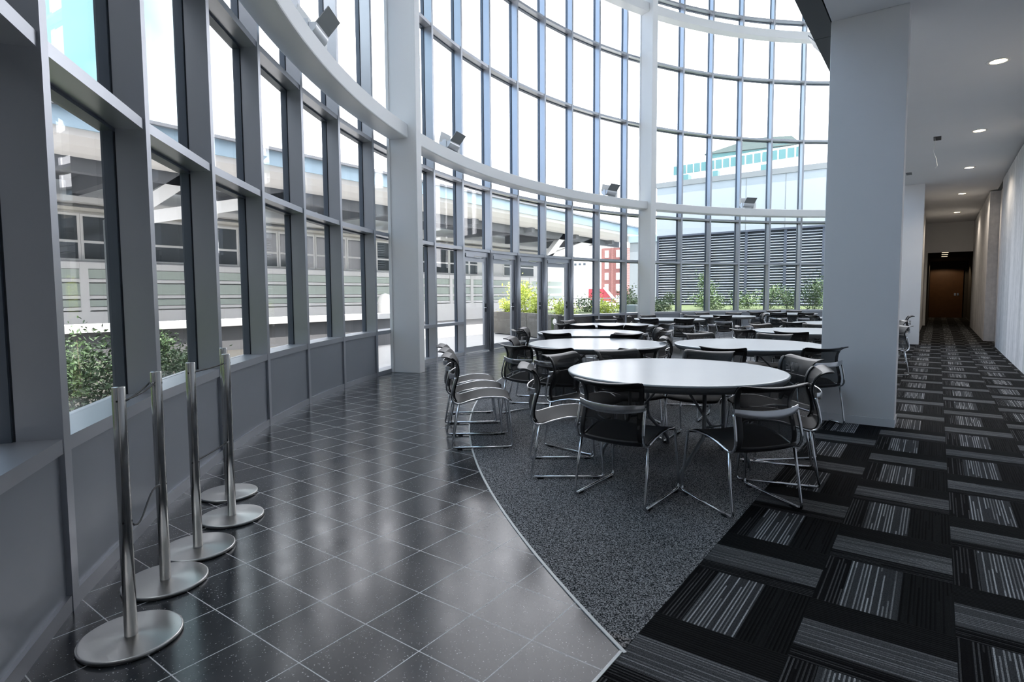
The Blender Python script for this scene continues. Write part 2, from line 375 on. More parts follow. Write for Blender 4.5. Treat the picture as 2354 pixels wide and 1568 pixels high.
# curtain wall --------------------------------------------------------
ROWS = [0.743, 2.390, 3.845, 6.65, 8.65, 10.64, 12.6]
def wall_box(m, r0, r1, k0, k1, z0, z1):
    a, b, c, d = P(r0, k0), P(r1, k0), P(r1, k1), P(r0, k1)
    return m.hexa([(a.x, a.y), (b.x, b.y), (c.x, c.y), (d.x, d.y)], z0, z1)
kG0, kG1 = 14.155, 14.175
def is_door(k): return k in (9, 10, 11, 12)
def is_solid(k): return k < 6 or k >= 16
for k in range(-1, 25):
    w = empty('window_%d' % (k+5), P(RN, k), **st)
    w['label'] = 'tall glazed bay in silver grey framing, %s' % ('left of the first white column' if k < 6 else 'at the first white column' if k == 6 else 'between the white columns' if k < 15 else 'right of the second white column')
    loc = P(RN, k)
    def part(mb, name, mat, bev=0.0):
        o = mb.done(name, mat, w, bev); o.matrix_parent_inverse = Matrix.Translation(-loc); return o
    m = MB(); wall_box(m, RN, RN+0.165, k-2*KH, k, 0.0, ROOF)
    part(m, 'mullion', M['alu'])
    m = MB(); wall_box(m, RN+0.165, RN+0.175, k-1.8*KH, k-0.2*KH, 0.0, ROOF); part(m, 'gasket', M['alu_dark'])
    m = MB(); wall_box(m, RN+0.175, RN+0.24, k-2.3*KH, k+0.3*KH, 0.0, ROOF); part(m, 'glazing_frame', M['frame'])
    if k == 24: continue
    a, b = k + 0.0, k + 1 - 2*KH
    # transoms
    for zi, z in enumerate(ROWS):
        hgt = 0.062
        if zi == 0 and is_door(k): continue
        if zi == 0:
            m = MB(); wall_box(m, RN+0.004, RN+0.25, a, b, z-hgt, z)
            part(m, 'sill' if is_solid(k) else 'transom', M['alu'])
        else:
            m = MB(); wall_box(m, RN+0.012, RN+0.165, a, b, z-hgt, z); part(m, 'transom', M['alu'])
            m = MB(); wall_box(m, RN+0.165, RN+0.25, a, b, z-hgt-0.02, z+0.02); part(m, 'glazing_frame', M['frame'])
    # base
    if is_solid(k):
        m = MB(); wall_box(m, RN+0.022, RN+0.20, a, b, 0.07, ROWS[0]-0.062); part(m, 'spandrel_panel', M['panel'])
        m = MB(); wall_box(m, RN+0.004, RN+0.20, a, b, 0.0, 0.07); part(m, 'base_rail', M['alu'])
    elif not is_door(k):
        m = MB(); wall_box(m, RN+0.004, RN+0.25, a, b, 0.0, 0.07); part(m, 'base_rail', M['alu'])
        m = MB(); wall_box(m, kG0, kG1, a, b, 0.07, ROWS[0]-0.062); part(m, 'glass_pane', M['glass'])
    lo = ROWS[1] if is_door(k) else ROWS[0]
    for z0, z1 in zip([lo]+[z for z in ROWS if z > lo], [z for z in ROWS if z > lo]+[ROOF]):
        m = MB(); wall_box(m, kG0, kG1, a, b, z0, z1-0.062 if z1 != ROOF else z1); part(m, 'glass_pane', M['glass'])

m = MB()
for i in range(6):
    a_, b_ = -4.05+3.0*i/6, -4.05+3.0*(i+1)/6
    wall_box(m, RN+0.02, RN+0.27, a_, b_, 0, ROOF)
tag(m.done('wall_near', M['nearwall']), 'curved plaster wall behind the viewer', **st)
# doors ---------------------------------------------------------------
for i, k in enumerate((9, 10, 11, 12)):
    d = empty('door_%d' % (i+1), P(RN, k+0.5), **st)
    d['label'] = 'grey framed glass terrace door, number %d from the white column' % (i+1)
    loc = P(RN, k+0.5)
    def part(mb, name, mat, par=d, bev=0.0):
        o = mb.done(name, mat, par, bev)
        o.matrix_parent_inverse = Matrix.Translation(-loc) if par is d else Matrix.Identity(4)
        return o
    a, b = k + 0.0, k + 1 - 2*KH
    f = MB(); wall_box(f, RN+0.05, RN+0.20, a, a+0.05, 0, 2.33); wall_box(f, RN+0.05, RN+0.20, b-0.05, b, 0, 2.33); wall_box(f, RN+0.05, RN+0.20, a+0.05, b-0.05, 2.22, 2.33)
    part(f, 'door_frame', M['alu'])
    f = MB(); wall_box(f, RN+0.08, RN+0.13, a+0.06, a+0.135, 0.03, 2.21); wall_box(f, RN+0.08, RN+0.13, b-0.155, b-0.06, 0.03, 2.21)
    wall_box(f, RN+0.08, RN+0.13, a+0.135, b-0.155, 2.09, 2.21); wall_box(f, RN+0.08, RN+0.13, a+0.135, b-0.155, 0.03, 0.15)
    part(f, 'door_leaf', M['alu'])
    f = MB(); wall_box(f, RN+0.10, RN+0.112, a+0.13, b-0.15, 0.14, 2.10); part(f, 'glass_pane', M['glass'])
    f = MB(); wall_box(f, RN+0.02, RN+0.20, a, b, 0, 0.02); part(f, 'threshold', M['cast'])
    f = MB(); wall_box(f, RN+0.03, RN+0.08, a+0.09, a+0.37, 2.19, 2.27); part(f, 'door_closer', M['alu'])
    f = MB(); f.bar(P(RN+0.05, a+0.36, 2.20), P(RN+0.02, a+0.62, 2.18), 0.02, 0.012); f.bar(P(RN+0.02, a+0.62, 2.18), P(RN+0.08, a+0.78, 2.20), 0.02, 0.012)
    part(f, 'closer_arm', M['cast'])
    f = MB(); f.tube([P(RN+0.08, b-0.10, 1.03), P(RN+0.03, b-0.10, 1.03), P(RN+0.03, b-0.22, 1.03)], 0.012, 8); part(f, 'door_handle', M['cast'])
    f = MB(); wall_box(f, RN+0.072, RN+0.08, b-0.13, b-0.085, 0.93, 1.13); part(f, 'lock_plate', M['alu_dark'])
    # half-round jamb post
    f = MB(); c = P(RN+0.03, k+1-KH); f.tube([c + V(0, 0, 0), c + V(0, 0, 2.33)], 0.062, 16); part(f, 'jamb_post', M['alu'])

# ring beams and columns ----------------------------------------------
KC = (-2.5, 6.5, 15.5)
segs = [(-3.9, -2.56), (-2.44, 6.44), (6.56, 15.44), (15.56, 24.3)]
m = MB()
for a, b in segs: m.arc(13.58, 13.92, 3.955, 4.195, a, b, max(6, int((b-a)*4)))
tag(m.done('trim_2', M['white'], bevel=0.02), 'white curved ring beam above the doors', **st)
m = MB()
for a, b in segs: m.arc(13.58, 13.92, 9.86, 10.12, a, b, max(6, int((b-a)*4)))
tag(m.done('trim_3', M['white'], bevel=0.02), 'white curved ring beam high on the glass wall', **st)
for i, k in enumerate(KC):
    R_, T_ = rad(k), tan(k)
    c = empty('steel_column', P(13.69, k), kind='structure', label=('white steel column behind the viewer', 'white steel column between the panelled sill wall and the glass doors', 'white steel column beyond the doors near the louvred screen')[i])
    def bx(nm, r0, r1, w):
        m = MB(); o = P(r0, k) - T_*w/2; m.obox(o, R_*(r1-r0), T_*w, V(0, 0, ROOF))
        ob = m.done(nm, M['white'], c, 0.006); ob.matrix_parent_inverse = Matrix.Translation(-c.location); return ob
    bx('inner_flange', 13.42, 13.475, 0.215); bx('outer_flange', 13.91, 13.965, 0.215)
    bx('web_casing', 13.475, 13.91, 0.185)

# roof over the atrium -------------------------------------------------
m = MB(); n = 60
q = [P(14.35, -2.0 + 26.1*i/n) for i in range(n+1)]
q = [(p.x, p.y) for p in q if p.x < -0.95]
m.hexa([(-0.95, q[0][1])] + q + [(-0.95, q[-1][1])], ROOF, ROOF+0.5)
tag(m.done('ceiling_atrium', M['atr']), 'high white atrium ceiling', **st)

# corridor -------------------------------------------------------------
ZC = 4.05
m = MB(); m.box(-0.95, 1.6, -2.2, 28.5, ZC, ZC+0.3)
tag(m.done('ceiling_corridor', M['ceil']), 'flat pale corridor ceiling with round downlights', **st)
m = MB(); m.box(-1.165, -0.962, -0.3, 7.10, ZC, ZC+0.10)
m.box(-1.165, -0.962, 7.106, 24.3, ZC, ZC+0.10)
tag(m.done('trim_4', M['darkmetal']), 'dark metal soffit strip along the corridor ceiling edge', **st)
m = MB(); m.box(-1.15, -0.95, -0.3, 24.5, ZC+0.10, ROOF)
tag(m.done('wall_upper', M['plaster']), 'white upper wall above the corridor', **st)
m = MB(); m.box(1.17, 1.45, -2.2, 18.2, 0, ZC-0.03); m.box(1.27, 1.45, 18.2, 20.2, 0, ZC-0.03)
m.box(1.05, 1.45, 20.2, 28.4, 0, ZC-0.03)
tag(m.done('wall_right', M['concrete']), 'streaked pale concrete corridor wall', **st)
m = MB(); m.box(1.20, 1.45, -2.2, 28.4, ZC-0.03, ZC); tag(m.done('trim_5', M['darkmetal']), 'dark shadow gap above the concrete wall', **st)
m = MB(); m.box(-0.955, -0.30, 6.74, 7.04, 0.085, ZC)
tag(m.done('wall_pillar', M['plaster'], bevel=0.004), 'wide pale grey pillar between tables and corridor', **st)
m = MB(); m.box(-0.962, -0.293, 6.733, 7.047, 0.0, 0.085)
tag(m.done('baseboard_pillar', M['base'], bevel=0.003), 'white baseboard round the near pillar', **st)
m = MB(); m.box(-1.0, -0.34, 17.95, 18.3, 0.0, ZC)
tag(m.done('wall_far_pillar', M['plaster'], bevel=0.004), 'second pale pillar farther down the corridor', **st)
m = MB(); m.box(-0.60, -0.44, 18.3, 28.4, 0, ZC); tag(m.done('wall_left', M['plaster']), 'left wall of the far corridor', **st)
m = MB(); m.box(-0.60, -0.36, 28.4, 28.6, 0, ZC); m.box(-0.36, 1.45, 28.4, 28.6, 2.9, ZC)
m.box(1.09, 1.45, 28.4, 28.6, 0, 2.9)
tag(m.done('wall_far', M['plaster']), 'end wall of the corridor with a tall opening', **st)
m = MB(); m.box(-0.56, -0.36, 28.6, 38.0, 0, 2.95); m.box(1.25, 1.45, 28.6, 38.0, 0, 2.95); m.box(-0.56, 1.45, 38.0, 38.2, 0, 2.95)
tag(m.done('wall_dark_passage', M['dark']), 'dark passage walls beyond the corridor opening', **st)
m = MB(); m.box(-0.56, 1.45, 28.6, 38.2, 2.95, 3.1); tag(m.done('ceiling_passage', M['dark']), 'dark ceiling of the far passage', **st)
dr = empty('door_5', (0.36, 37.98, 0), kind='structure', label='brown wooden door at the end of the dark passage')
MB().box(-0.70, 0.70, -0.06, 0.0, 0.0, 2.55).done('door_leaf', M['wood'], dr)
MB().box(0.34, 0.42, -0.075, -0.06, 1.15, 1.28).done('lock_plate', M['cast'], dr)
MB().box(0.46, 0.54, -0.075, -0.06, 1.15, 1.28).done('push_plate', M['cast'], dr)
m = MB(); m.box(-1.2, 1.6, -2.4, -2.2, 0, ROOF); tag(m.done('wall_rear', M['nearwall']), 'rear wall behind the viewer', **st)
m = MB(); m.box(1.45, 1.6, -2.4, 28.5, 0, ZC); tag(m.done('wall_backing', M['dark']), 'wall core behind the corridor concrete', **st)

# downlights -----------------------------------------------------------
names = ['nearest', 'second', 'third', 'fourth', 'fifth']
dl = None
for i, y in enumerate((9.05, 12.68, 16.26, 20.39, 25.0)):
    lab = '%s round recessed downlight in the corridor ceiling' % (names[i])
    if dl is None:
        dl = empty('downlight', (0.485, y, ZC), label=lab, cat='light', group='corridor downlights')
        MB().lathe([(0.082, 0.0), (0.115, 0.0), (0.115, -0.008), (0.082, -0.006), (0.082, 0.0)], seg=28).done('trim_ring', M['white'], dl)
        MB().lathe([(0.0, -0.001), (0.082, -0.001), (0.082, -0.003), (0.0, -0.003)], seg=28).done('lamp', M['lamp'], dl)
    else: dup(dl, (0.485 - 0.01*i, y, ZC), 0, label=lab)
for i, y in enumerate((9.05, 12.68, 16.26, 20.39, 25.0)):
    ld = bpy.data.lights.new('downlight_beam', 'SPOT'); lo_ = bpy.data.objects.new('downlight_beam', ld); COL.objects.link(lo_)
    ld.energy = 26; ld.spot_size = math.radians(150); ld.spot_blend = 0.6; ld.shadow_soft_size = 0.07; ld.color = (1, .87, .70); lo_.location = (0.485-.01*i, y, ZC-.02)
ld = bpy.data.lights.new('passage_beam', 'SPOT'); lo_ = bpy.data.objects.new('passage_beam', ld); COL.objects.link(lo_)
ld.energy = 14; ld.spot_size = math.radians(150); ld.shadow_soft_size = 0.1; ld.color = (1, .75, .48); lo_.location = (0.2, 36.6, 2.9)
for i, y in enumerate((29.6, 31.2, 32.8)):
    o = MB().box(-0.11, 0.11, -0.11, 0.11, -0.004, 0).done('passage_light', M['lamp_dim'], loc=(0.2, y, 2.95))
    tag(o, ('first', 'second', 'third')[i] + ' dim light in the dark passage ceiling', 'light', 'passage lights')
o = MB().box(-0.055, 0.055, -0.16, 0.16, -0.004, 0.0).done('ceiling_slot', M['black'], loc=(-0.095, 12.86, ZC)); tag(o, 'black rectangular slot cut in the corridor ceiling above the loose wire', 'slot', 'ceiling slots')
o = MB().box(-0.055, 0.055, -0.16, 0.16, -0.004, 0.0).done('ceiling_slot', M['black'], loc=(-0.62, 16.25, ZC)); tag(o, 'thin dark slot in the corridor ceiling beside the near pillar edge', 'slot', 'ceiling slots')
o = MB().tube([(0, 0, 0), (0.01, 0.02, -0.12), (-0.01, 0.01, -0.25), (0.03, -0.02, -0.38), (0.05, 0, -0.50), (0.02, 0, -0.54)], 0.004, 6).done('dangling_wire', M['white'], loc=(-0.13, 12.72, ZC))
tag(o, 'thin white wire dangling from the ceiling slot', 'wire')

# floodlights ----------------------------------------------------------
def floodlight(loc, rz, label, proto=[None]):
    if proto[0]: return dup(proto[0], loc, rz, label=label)
    r = empty('floodlight', loc, rz, label=label, cat='light', group='floodlights on the steelwork')   # +y points into the hall
    MB().box(-0.12, 0.12, -0.10, 0.07, 0.0, 0.022).done('mounting_plate', M['flood_dark'], r)
    m = MB()   # trough body, half round, open upwards
    pr = [(0.13*math.cos(a), 0.17 + 0.13*math.sin(a)) for a in [PI + PI*i/10 for i in range(11)]]
    pr2 = [(y*0.9, 0.17 + (z-0.17)*0.9) for y, z in reversed(pr)]
    poly = pr + pr2
    rows = [[(x, y, z) for y, z in poly + [poly[0]]] for x in (-0.20, 0.20)]
    m.grid(rows); m.face([(-0.2, y, z) for y, z in pr]); m.face([(0.2, y, z) for y, z in pr])
    b = m.done('housing', M['flood'], r)
    m = MB(); m.obox((-0.20, 0.115, 0.17), (0.40, 0, 0), (0, 0.15, 0.17), (0, 0.008, -0.008)); m.done('visor', M['flood_dark'], r)
    m = MB(); m.obox((-0.20, -0.12, 0.17), (0.40, 0, 0), (0, 0.05, 0.20), (0, -0.008, 0.002)); m.done('rear_reflector', M['white'], r)
    m = MB(); m.box(-0.30, -0.20, -0.10, 0.08, 0.02, 0.22); m.done('ballast_box', M['white'], r, 0.01)
    for x in (-.215, .20): MB().box(x, x+.015, -.04, .04, .01, .20).done('yoke', M['flood'], r)
    proto[0] = r; return r
def inward(k): a = th(k); return a + PI/2      # rotates local +y to point at the hall's centre
for k, lab in ((3.75, 'silver floodlight on the ring beam over the panelled sill wall'), (8.15, 'silver floodlight on the ring beam just past the first white column'),
               (14.1, 'silver floodlight on the ring beam just before the second white column'), (19.05, 'silver floodlight on the ring beam above the louvred screen')):
    floodlight(P(13.72, k, 4.195), inward(k), lab)
floodlight((-1.12, 8.25, ZC+0.10), PI/2, 'silver floodlight on the dark soffit edge beside the pillar')

# ------------------------------------------------------------------ tables
TABLES = [(-1.65, 4.39, -24), (-3.34, 6.28, 30), (-4.40, 8.05, 10), (-5.13, 10.22, 60), (-5.15, 13.33, 0), (-4.62, 15.81, 40),
          (-1.80, 7.15, 20), (-1.63, 10.19, 75), (-1.57, 13.08, 15), (-3.58, 18.55, 50), (-1.55, 16.0, 30)]
TN = ['the nearest table', 'the second glass-side table', 'the third glass-side table', 'the fourth glass-side table', 'the fifth glass-side table', 'the sixth glass-side table',
      'the first pillar-side table', 'the second pillar-side table', 'the third pillar-side table', 'the farthest table', 'the fourth pillar-side table']
TL = ['nearest pale grey round folding table, closest to the viewer', 'round folding table second back along the glass side', 'round folding table third back along the glass side, facing the doors',
      'round folding table fourth back along the glass side', 'round folding table fifth back along the glass side, by the second white column', 'round folding table sixth back along the glass side, before the grey panels',
      'round folding table just left of the grey pillar, behind the nearest table', 'round folding table second beyond the grey pillar, partly hidden', 'round folding table third beyond the grey pillar, partly hidden',
      'farthest round folding table, in front of the louvred screen', 'round folding table fourth beyond the grey pillar, mostly hidden']
def make_table(loc, rz, label):
    t = empty('folding_table', loc, rz, label=label, cat='table', group='round tables')
    R = 0.832
    MB().lathe([(0, 0.733), (R-0.025, 0.733), (R-0.012, 0.733), (R-0.006, 0.731), (R, 0.726), (R-0.001, 0.719), (R-0.012, 0.716), (0.70, 0.716)], seg=96).done('tabletop', M['table'], t)
    MB().lathe([(R-0.008, 0.7155), (R-0.006, 0.704), (R-0.03, 0.678), (R-0.05, 0.668), (R-0.07, 0.672), (R-0.085, 0.692), (0.0, 0.692)], seg=96).done('apron_rim', M['tedge'], t)
    for s in (-1, 1):     # wishbone legs
        m = MB(); x = 0.40*s
        for w in (-1, 1):
            m.tube([(x, 0.10*w, 0.69), (x, 0.10*w, 0.33), (x, 0.115*w, 0.28), (x+0.02*s, 0.33*w, 0.09), (x+0.025*s, 0.365*w, 0.05), (x+0.025*s, 0.37*w, 0.004)], 0.0145, 10)
        m.tube([(x, -0.105, 0.30), (x, 0.105, 0.30)], 0.012, 8); m.bar((x, -0.14, 0.683), (x, 0.14, 0.683), 0.05, 0.016)
        m.done('leg', M['tleg'], t)
        m = MB(); m.tube([(x*0.98, 0, 0.34), (0.06*s, 0, 0.67)], 0.010, 8); m.tube([(x, -0.10, 0.36), (x, 0.10, 0.36)], 0.010, 8); m.done('brace', M['tleg'], t)
    m = MB(); m.bar((-0.44, 0.05, 0.676), (0.44, 0.05, 0.676), 0.03, 0.03); m.bar((-0.44, -0.05, 0.676), (0.44, -0.05, 0.676), 0.03, 0.03); m.done('support_rail', M['tleg'], t)
    return t
t0 = None
for (x, y, a), lab in zip(TABLES, TL):
    if t0 is None: t0 = make_table((x, y, 0.003), math.radians(a), lab)
    else: dup(t0, (x, y, 0.003), math.radians(a), label=lab)

# ------------------------------------------------------------------ chairs (local +y is forward)
PROF = [(.262, .408), (.25, .424), (.215, .440), (.14, .454), (.05, .456), (-.05, .444), (-.13, .424), (-.19, .404), (-.222, .405), (-.243, .428), (-.250, .475),
        (-.238, .54), (-.218, .60), (-.203, .655), (-.206, .705), (-.226, .748), (-.258, .775), (-.300, .788), (-.336, .784)]
HW = [.218, .226, .229, .230, .229, .227, .225, .222, .220, .218, .215, .211, .208, .208, .213, .220, .226, .230, .230]
SPLIT = 9
def shell_pt(i, x, off=0.0):
    y, z = PROF[i]; h = HW[i]; t = max(-1, min(1, x/h))
    if i < 8: dz = -0.016*(1-t*t); dy = 0
    else:
        f = min(1, (i-7)/4); dy = -0.030*f*(1-t*t); dz = (-0.016*(1-f))*(1-t*t)
        if i > 13: dz += 0.020*t*t*(i-13)/5
    return Vector((x, y+dy, z+dz))
def shell(i0, i1, inset=0.0, nx=8):
    return [[shell_pt(i, (2*j/nx-1)*(HW[i]-inset)) for j in range(nx+1)] for i in range(i0, i1+1)]
def make_chair():
    r = empty('stacking_chair')
    m = MB(); m.grid(shell(0, SPLIT), 0.010); m.done('seat', M['fabric'], r).modifiers.new('smooth', 'SUBSURF').levels = 1
    m = MB(); m.grid(shell(SPLIT, len(PROF)-3)); m.done('backrest', M['mesh'], r)
    m = MB(); e = len(PROF)-1
    m.grid(shell(e-3, e), 0.012)                                                    # top roll
    for s in (-1, 1):
        m.grid([[shell_pt(i, s*(HW[i]-0.034*j/2)) for j in range(3)] for i in range(SPLIT-1, e-1)], 0.013)
    m.done('back_frame', M['black'], r).modifiers.new('smooth', 'SUBSURF').levels = 1
    m = MB(); m.grid([[shell_pt(i, (2*j/8-1)*(HW[i]-.01)) + V(0, -.004, -.004) for j in range(9)] for i in range(7, 10)], 0.008); m.done('lumbar_rail', M['black'], r)
    for s in (-1, 1):
        w = .236*s; g = .249*s
        m = MB(); rr = .0095
        # runner, front leg, seat rail and riser as one bent chrome rod
        m.tube([(g, -.252, .012), (g, .20, .012), (g, .243, .014), (g, .256, .026), (g, .256, .06), (w, .222, .40), (w, .212, .425), (w, .185, .437), (w, .10, .446), (w, .0, .442),
                (w, -.10, .421), (w, -.18, .396), (w, -.215, .390), (w, -.244, .402), (w, -.262, .43), (w, -.266, .475), (w*.985, -.252, .545), (w*.97, -.236, .605), (w*.965, -.232, .62)], rr, 8)
        m.tube([(w, -.205, .391), (g*.99, -.236, .20), (g, -.262, .05), (g, -.266, .030), (g, -.262, .016), (g, -.245, .012), (g, -.20, .012)], rr, 8)
        lg = m.done('leg', M['chrome'], r)
        for y in (-.20, .20): MB().box(g-.012, g+.012, y-.022, y+.022, 0.0, .009).done('glide', M['rubber'], lg)
    # bowed polished crossbar
    rows = []
    for i in range(13):
        t = 2*i/12-1; x = .229*t; y = -.230 - .052*(1-abs(t)**2.4); z = .634 - .020*(1-t*t); h = .021 + .006*(1-t*t)
        rows.append([(x, y, z-h), (x, y-.010, z-h), (x, y-.010, z+h), (x, y, z+h), (x, y, z-h)])
    m = MB(); m.grid(rows); m.face(rows[0][:4]); m.face(rows[-1][:4]); m.done('crossbar', M['cast'], r, 0.003)
    return r
# table (0: none), x, y, heading in degrees, place
CH = [
 (1, -1.63, 3.515, -2, 'on the near side of {}, left of two in front'), (1, -.985, 3.785, 53, 'at the near right of {}, right of two in front'),
 (1, -2.255, 3.74, -54, 'at the near left of {}, beside the row of three'), (1, -2.45, 4.42, -98, 'at the far left of {}'),
 (1, -2.25, 4.87, -129, 'on the far side of {}, left of two'), (1, -1.69, 5.14, -177, 'on the far side of {}, right of two'),
 (1, -1.10, 5.10, 133, 'at the far right of {}'), (1, -.92, 4.50, 104, 'on the right of {}, beside the striped carpet'),
 (2, -3.57, 5.25, -13, 'at the near left of {}, back to the viewer'), (2, -4.05, 5.94, -65, 'on the left of {}'), (2, -3.18, 5.23, 8, 'on the near side of {}, left of two'),
 (2, -2.58, 5.57, 47, 'on the near side of {}, right of two'), (2, -3.37, 7.02, -178, 'on the far side of {}'),
 (3, -4.33, 7.16, 5, 'on the near side of {}, left of two'), (3, -3.59, 7.38, 50, 'on the near side of {}, right of two'), (3, -4.94, 7.32, -36, 'at the near left of {}, edge-on'),
 (3, -5.12, 7.73, -66, 'on the left of {}, towards the doors'), (3, -3.72, 8.48, 122, 'at the far right of {}, edge-on'), (3, -3.46, 8.05, 93, 'on the right of {}, edge-on'),
 (4, -5.03, 9.18, 4, 'on the near side of {}, left of three'), (4, -4.66, 9.29, 26, 'on the near side of {}, middle of three'), (4, -4.38, 9.50, 48, 'on the near side of {}, right of three'),
 (4, -5.45, 9.38, -22, 'at the near left of {}'), (4, -5.88, 10.30, -96, 'on the left of {}'), (4, -5.55, 10.88, -150, 'on the far side of {}'), (4, -4.20, 10.09, 82, 'on the right of {}, edge-on'),
 (5, -5.86, 12.65, -48, 'at the near left of {}, edge-on'), (5, -5.70, 13.05, -62, 'on the left of {}'), (5, -5.75, 13.83, -126, 'on the far side of {}, left of two'), (5, -5.00, 14.08, -191, 'on the far side of {}, right of two'),
 (5, -5.12, 12.29, 2, 'on the near side of {}, left of two'), (5, -4.55, 12.49, 35, 'on the near side of {}, right of two'), (5, -4.34, 13.26, 85, 'on the right of {}, edge-on'),
 (6, -5.29, 15.50, -65, 'on the left of {}'), (6, -5.20, 16.32, -131, 'on the far side of {}, left of two'), (6, -4.62, 16.58, -180, 'on the far side of {}, right of two'), (6, -4.33, 14.82, 16, 'on the near side of {}'), (6, -3.92, 16.13, 114, 'on the right of {}'),
 (7, -2.41, 6.93, -70, 'on the left of {}, edge-on'), (7, -1.73, 6.16, 4, 'on the near side of {}'), (7, -1.74, 7.89, 175, 'on the far side of {}, right of two'), (7, -2.38, 7.62, -130, 'on the far side of {}, left of two'),
 (7, -1.075, 6.595, 46, 'at the near right of {}, against the pillar face'),
 (8, -2.31, 9.90, -67, 'on the left of {}'), (8, -2.20, 9.27, -32, 'at the near left of {}'), (8, -1.63, 9.08, 0, 'on the near side of {}'), (8, -1.66, 10.93, -178, 'on the far side of {}, right of two'), (8, -2.25, 10.60, -124, 'on the far side of {}, left of two'),
 (8, -.68, 11.2, 120, 'at the far right of {}, right of the pillar'),
 (9, -2.02, 12.03, -23, 'at the near left of {}'), (9, -.76, 13.29, 105, 'on the right of {}, right of the pillar'), (9, -2.34, 13.0, -84, 'on the left of {}'),
 (10, -4.02, 17.65, -24, 'at the near left of {}'), (10, -4.34, 18.48, -73, 'on the left of {}'), (10, -3.99, 19.25, -148, 'on the far side of {}, left of two'), (10, -3.57, 19.38, -180, 'on the far side of {}, right of two'),
 (10, -3.55, 17.55, 2, 'on the near side of {}, middle one'), (10, -3.02, 17.75, 33, 'at the near right of {}'), (10, -2.80, 18.75, 100, 'on the right of {}'),
 (11, -2.17, 15.51, -51, 'on the left of {}'), (11, -.76, 16.08, 96, 'on the right of {}, right of the pillar'),
 (0, -3.29, 4.00, -49, 'nearest of the row of three on the tile edge'), (0, -3.65, 4.34, -52, 'middle of the row of three on the tile edge'), (0, -4.02, 4.70, -49, 'farthest of the row of three on the tile edge'),
]
ch0 = None
for t, x, y, h, where in CH:
    lab = 'black mesh chair ' + (where.format(TN[t-1]) if t else where)
    grp = 'chairs around the round tables' if t else 'row of three chairs'
    if ch0 is None:
        ch0 = make_chair(); ch0.location = (x, y, 0.003); ch0.rotation_euler = (0, 0, math.radians(h)); tag(ch0, lab, 'chair', grp)
    else: dup(ch0, (x, y, 0.003), math.radians(h), label=lab, group=grp)

# ------------------------------------------------------------------ stanchions
SP = [(-2.49, .86), (-2.86, 1.14), (-3.10, 1.40), (-3.38, 1.73), (-3.80, 1.93)]
SL = ['nearest of five brushed steel barrier posts', 'second of five brushed steel barrier posts, tied to the nearest by cords', 'third of five brushed steel barrier posts',
      'fourth of five brushed steel barrier posts, tied to the third by cords', 'farthest of five brushed steel barrier posts, behind the fourth']
def make_post(loc, rz, label):
    r = empty('barrier_post', loc, rz, label=label, cat='post', group='barrier posts along the sill wall')
    MB().lathe([(0, 0), (.172, 0), (.178, .004), (.178, .0155), (.1755, .0185), (.173, .019), (.170, .019), (0, .019)], seg=72).done('base_plate', M['steel'], r, 0)
    MB().lathe([(.0, .019), (.0232, .019), (.0232, .990), (.0222, .993), (0, .993)], seg=28).done('pole', M['pole'], r)
    for z in (.94, .47):
        MB().tube([(0, -.0238, z), (0, .0238, z)], .004, 8).done('cord_hole', M['rubber'], r)
        MB().tube([(-.0238, 0, z), (.0238, 0, z)], .004, 8).done('cord_hole', M['rubber'], r)
    return r
dirs = [math.atan2(SP[min(i+1, 4)][1]-SP[max(i-1, 0)][1], SP[min(i+1, 4)][0]-SP[max(i-1, 0)][0]) for i in range(5)]
p0 = make_post((SP[0][0], SP[0][1], 0), dirs[0], SL[0])
posts = [p0] + [dup(p0, (SP[i][0], SP[i][1], 0), dirs[i], label=SL[i]) for i in range(1, 5)]
for i in (1, 3, 4):           # metal pegs that hold the cord ends
    for z in ((.94, .47) if i != 4 else (.94,)):
        MB().tube([(.022, 0, z), (.048, 0, z+.004)], .0055, 8).done('cord_peg', M['steel'], posts[i])
        MB().tube([(-.022, 0, z), (-.048, 0, z+.004)], .0055, 8).done('cord_peg', M['steel'], posts[i])
def cord(i, j, z0, z1, sag, label, side=0.0, wav=0.0):
    a, b = Vector((*SP[i], z0)), Vector((*SP[j], z1)); d = (b-a).normalized(); s = Vector((-d.y, d.x, 0))
    a += d*.024; b -= d*.026; pts = []
    for k in range(13):
        t = k/12; p = a.lerp(b, t) + s*side*t - Vector((0, 0, sag*4*t*(1-t))) + Vector((0, 0, wav*math.sin(2*PI*t)))
        pts.append(p)
    if side: pts.append(b + d*.03 + s*side*1.2)
    o = MB().tube(pts, .0038, 8).done('elastic_rope', M['rubber']); tag(o, label, 'cord', 'black elastic cords')
cord(0, 1, .935, .945, .012, 'upper straight black elastic cord between the two nearest posts')
cord(0, 1, .925, .942, .006, 'lower black elastic cord wrapped over the second post near the top', side=.026)
cord(0, 1, .47, .47, .035, 'slack black elastic cord at mid height between the two nearest posts', wav=-.035)
cord(2, 3, .94, .94, .004, 'black elastic cord at the top between the third and fourth posts')
cord(2, 3, .47, .47, .003, 'black elastic cord at mid height between the third and fourth posts')

# white disc standing in for a lamp's reflection in a door pane
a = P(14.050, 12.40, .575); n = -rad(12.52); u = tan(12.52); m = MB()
m.face([a + n*.003 + (u*math.cos(2*PI*i/36) + V(0, 0, 1)*math.sin(2*PI*i/36))*.085 for i in range(36)]); tag(m.done('door_sticker', M['lamp_reflection']), 'white disc standing in for a lamp reflection, low on the last glass door', 'sticker')

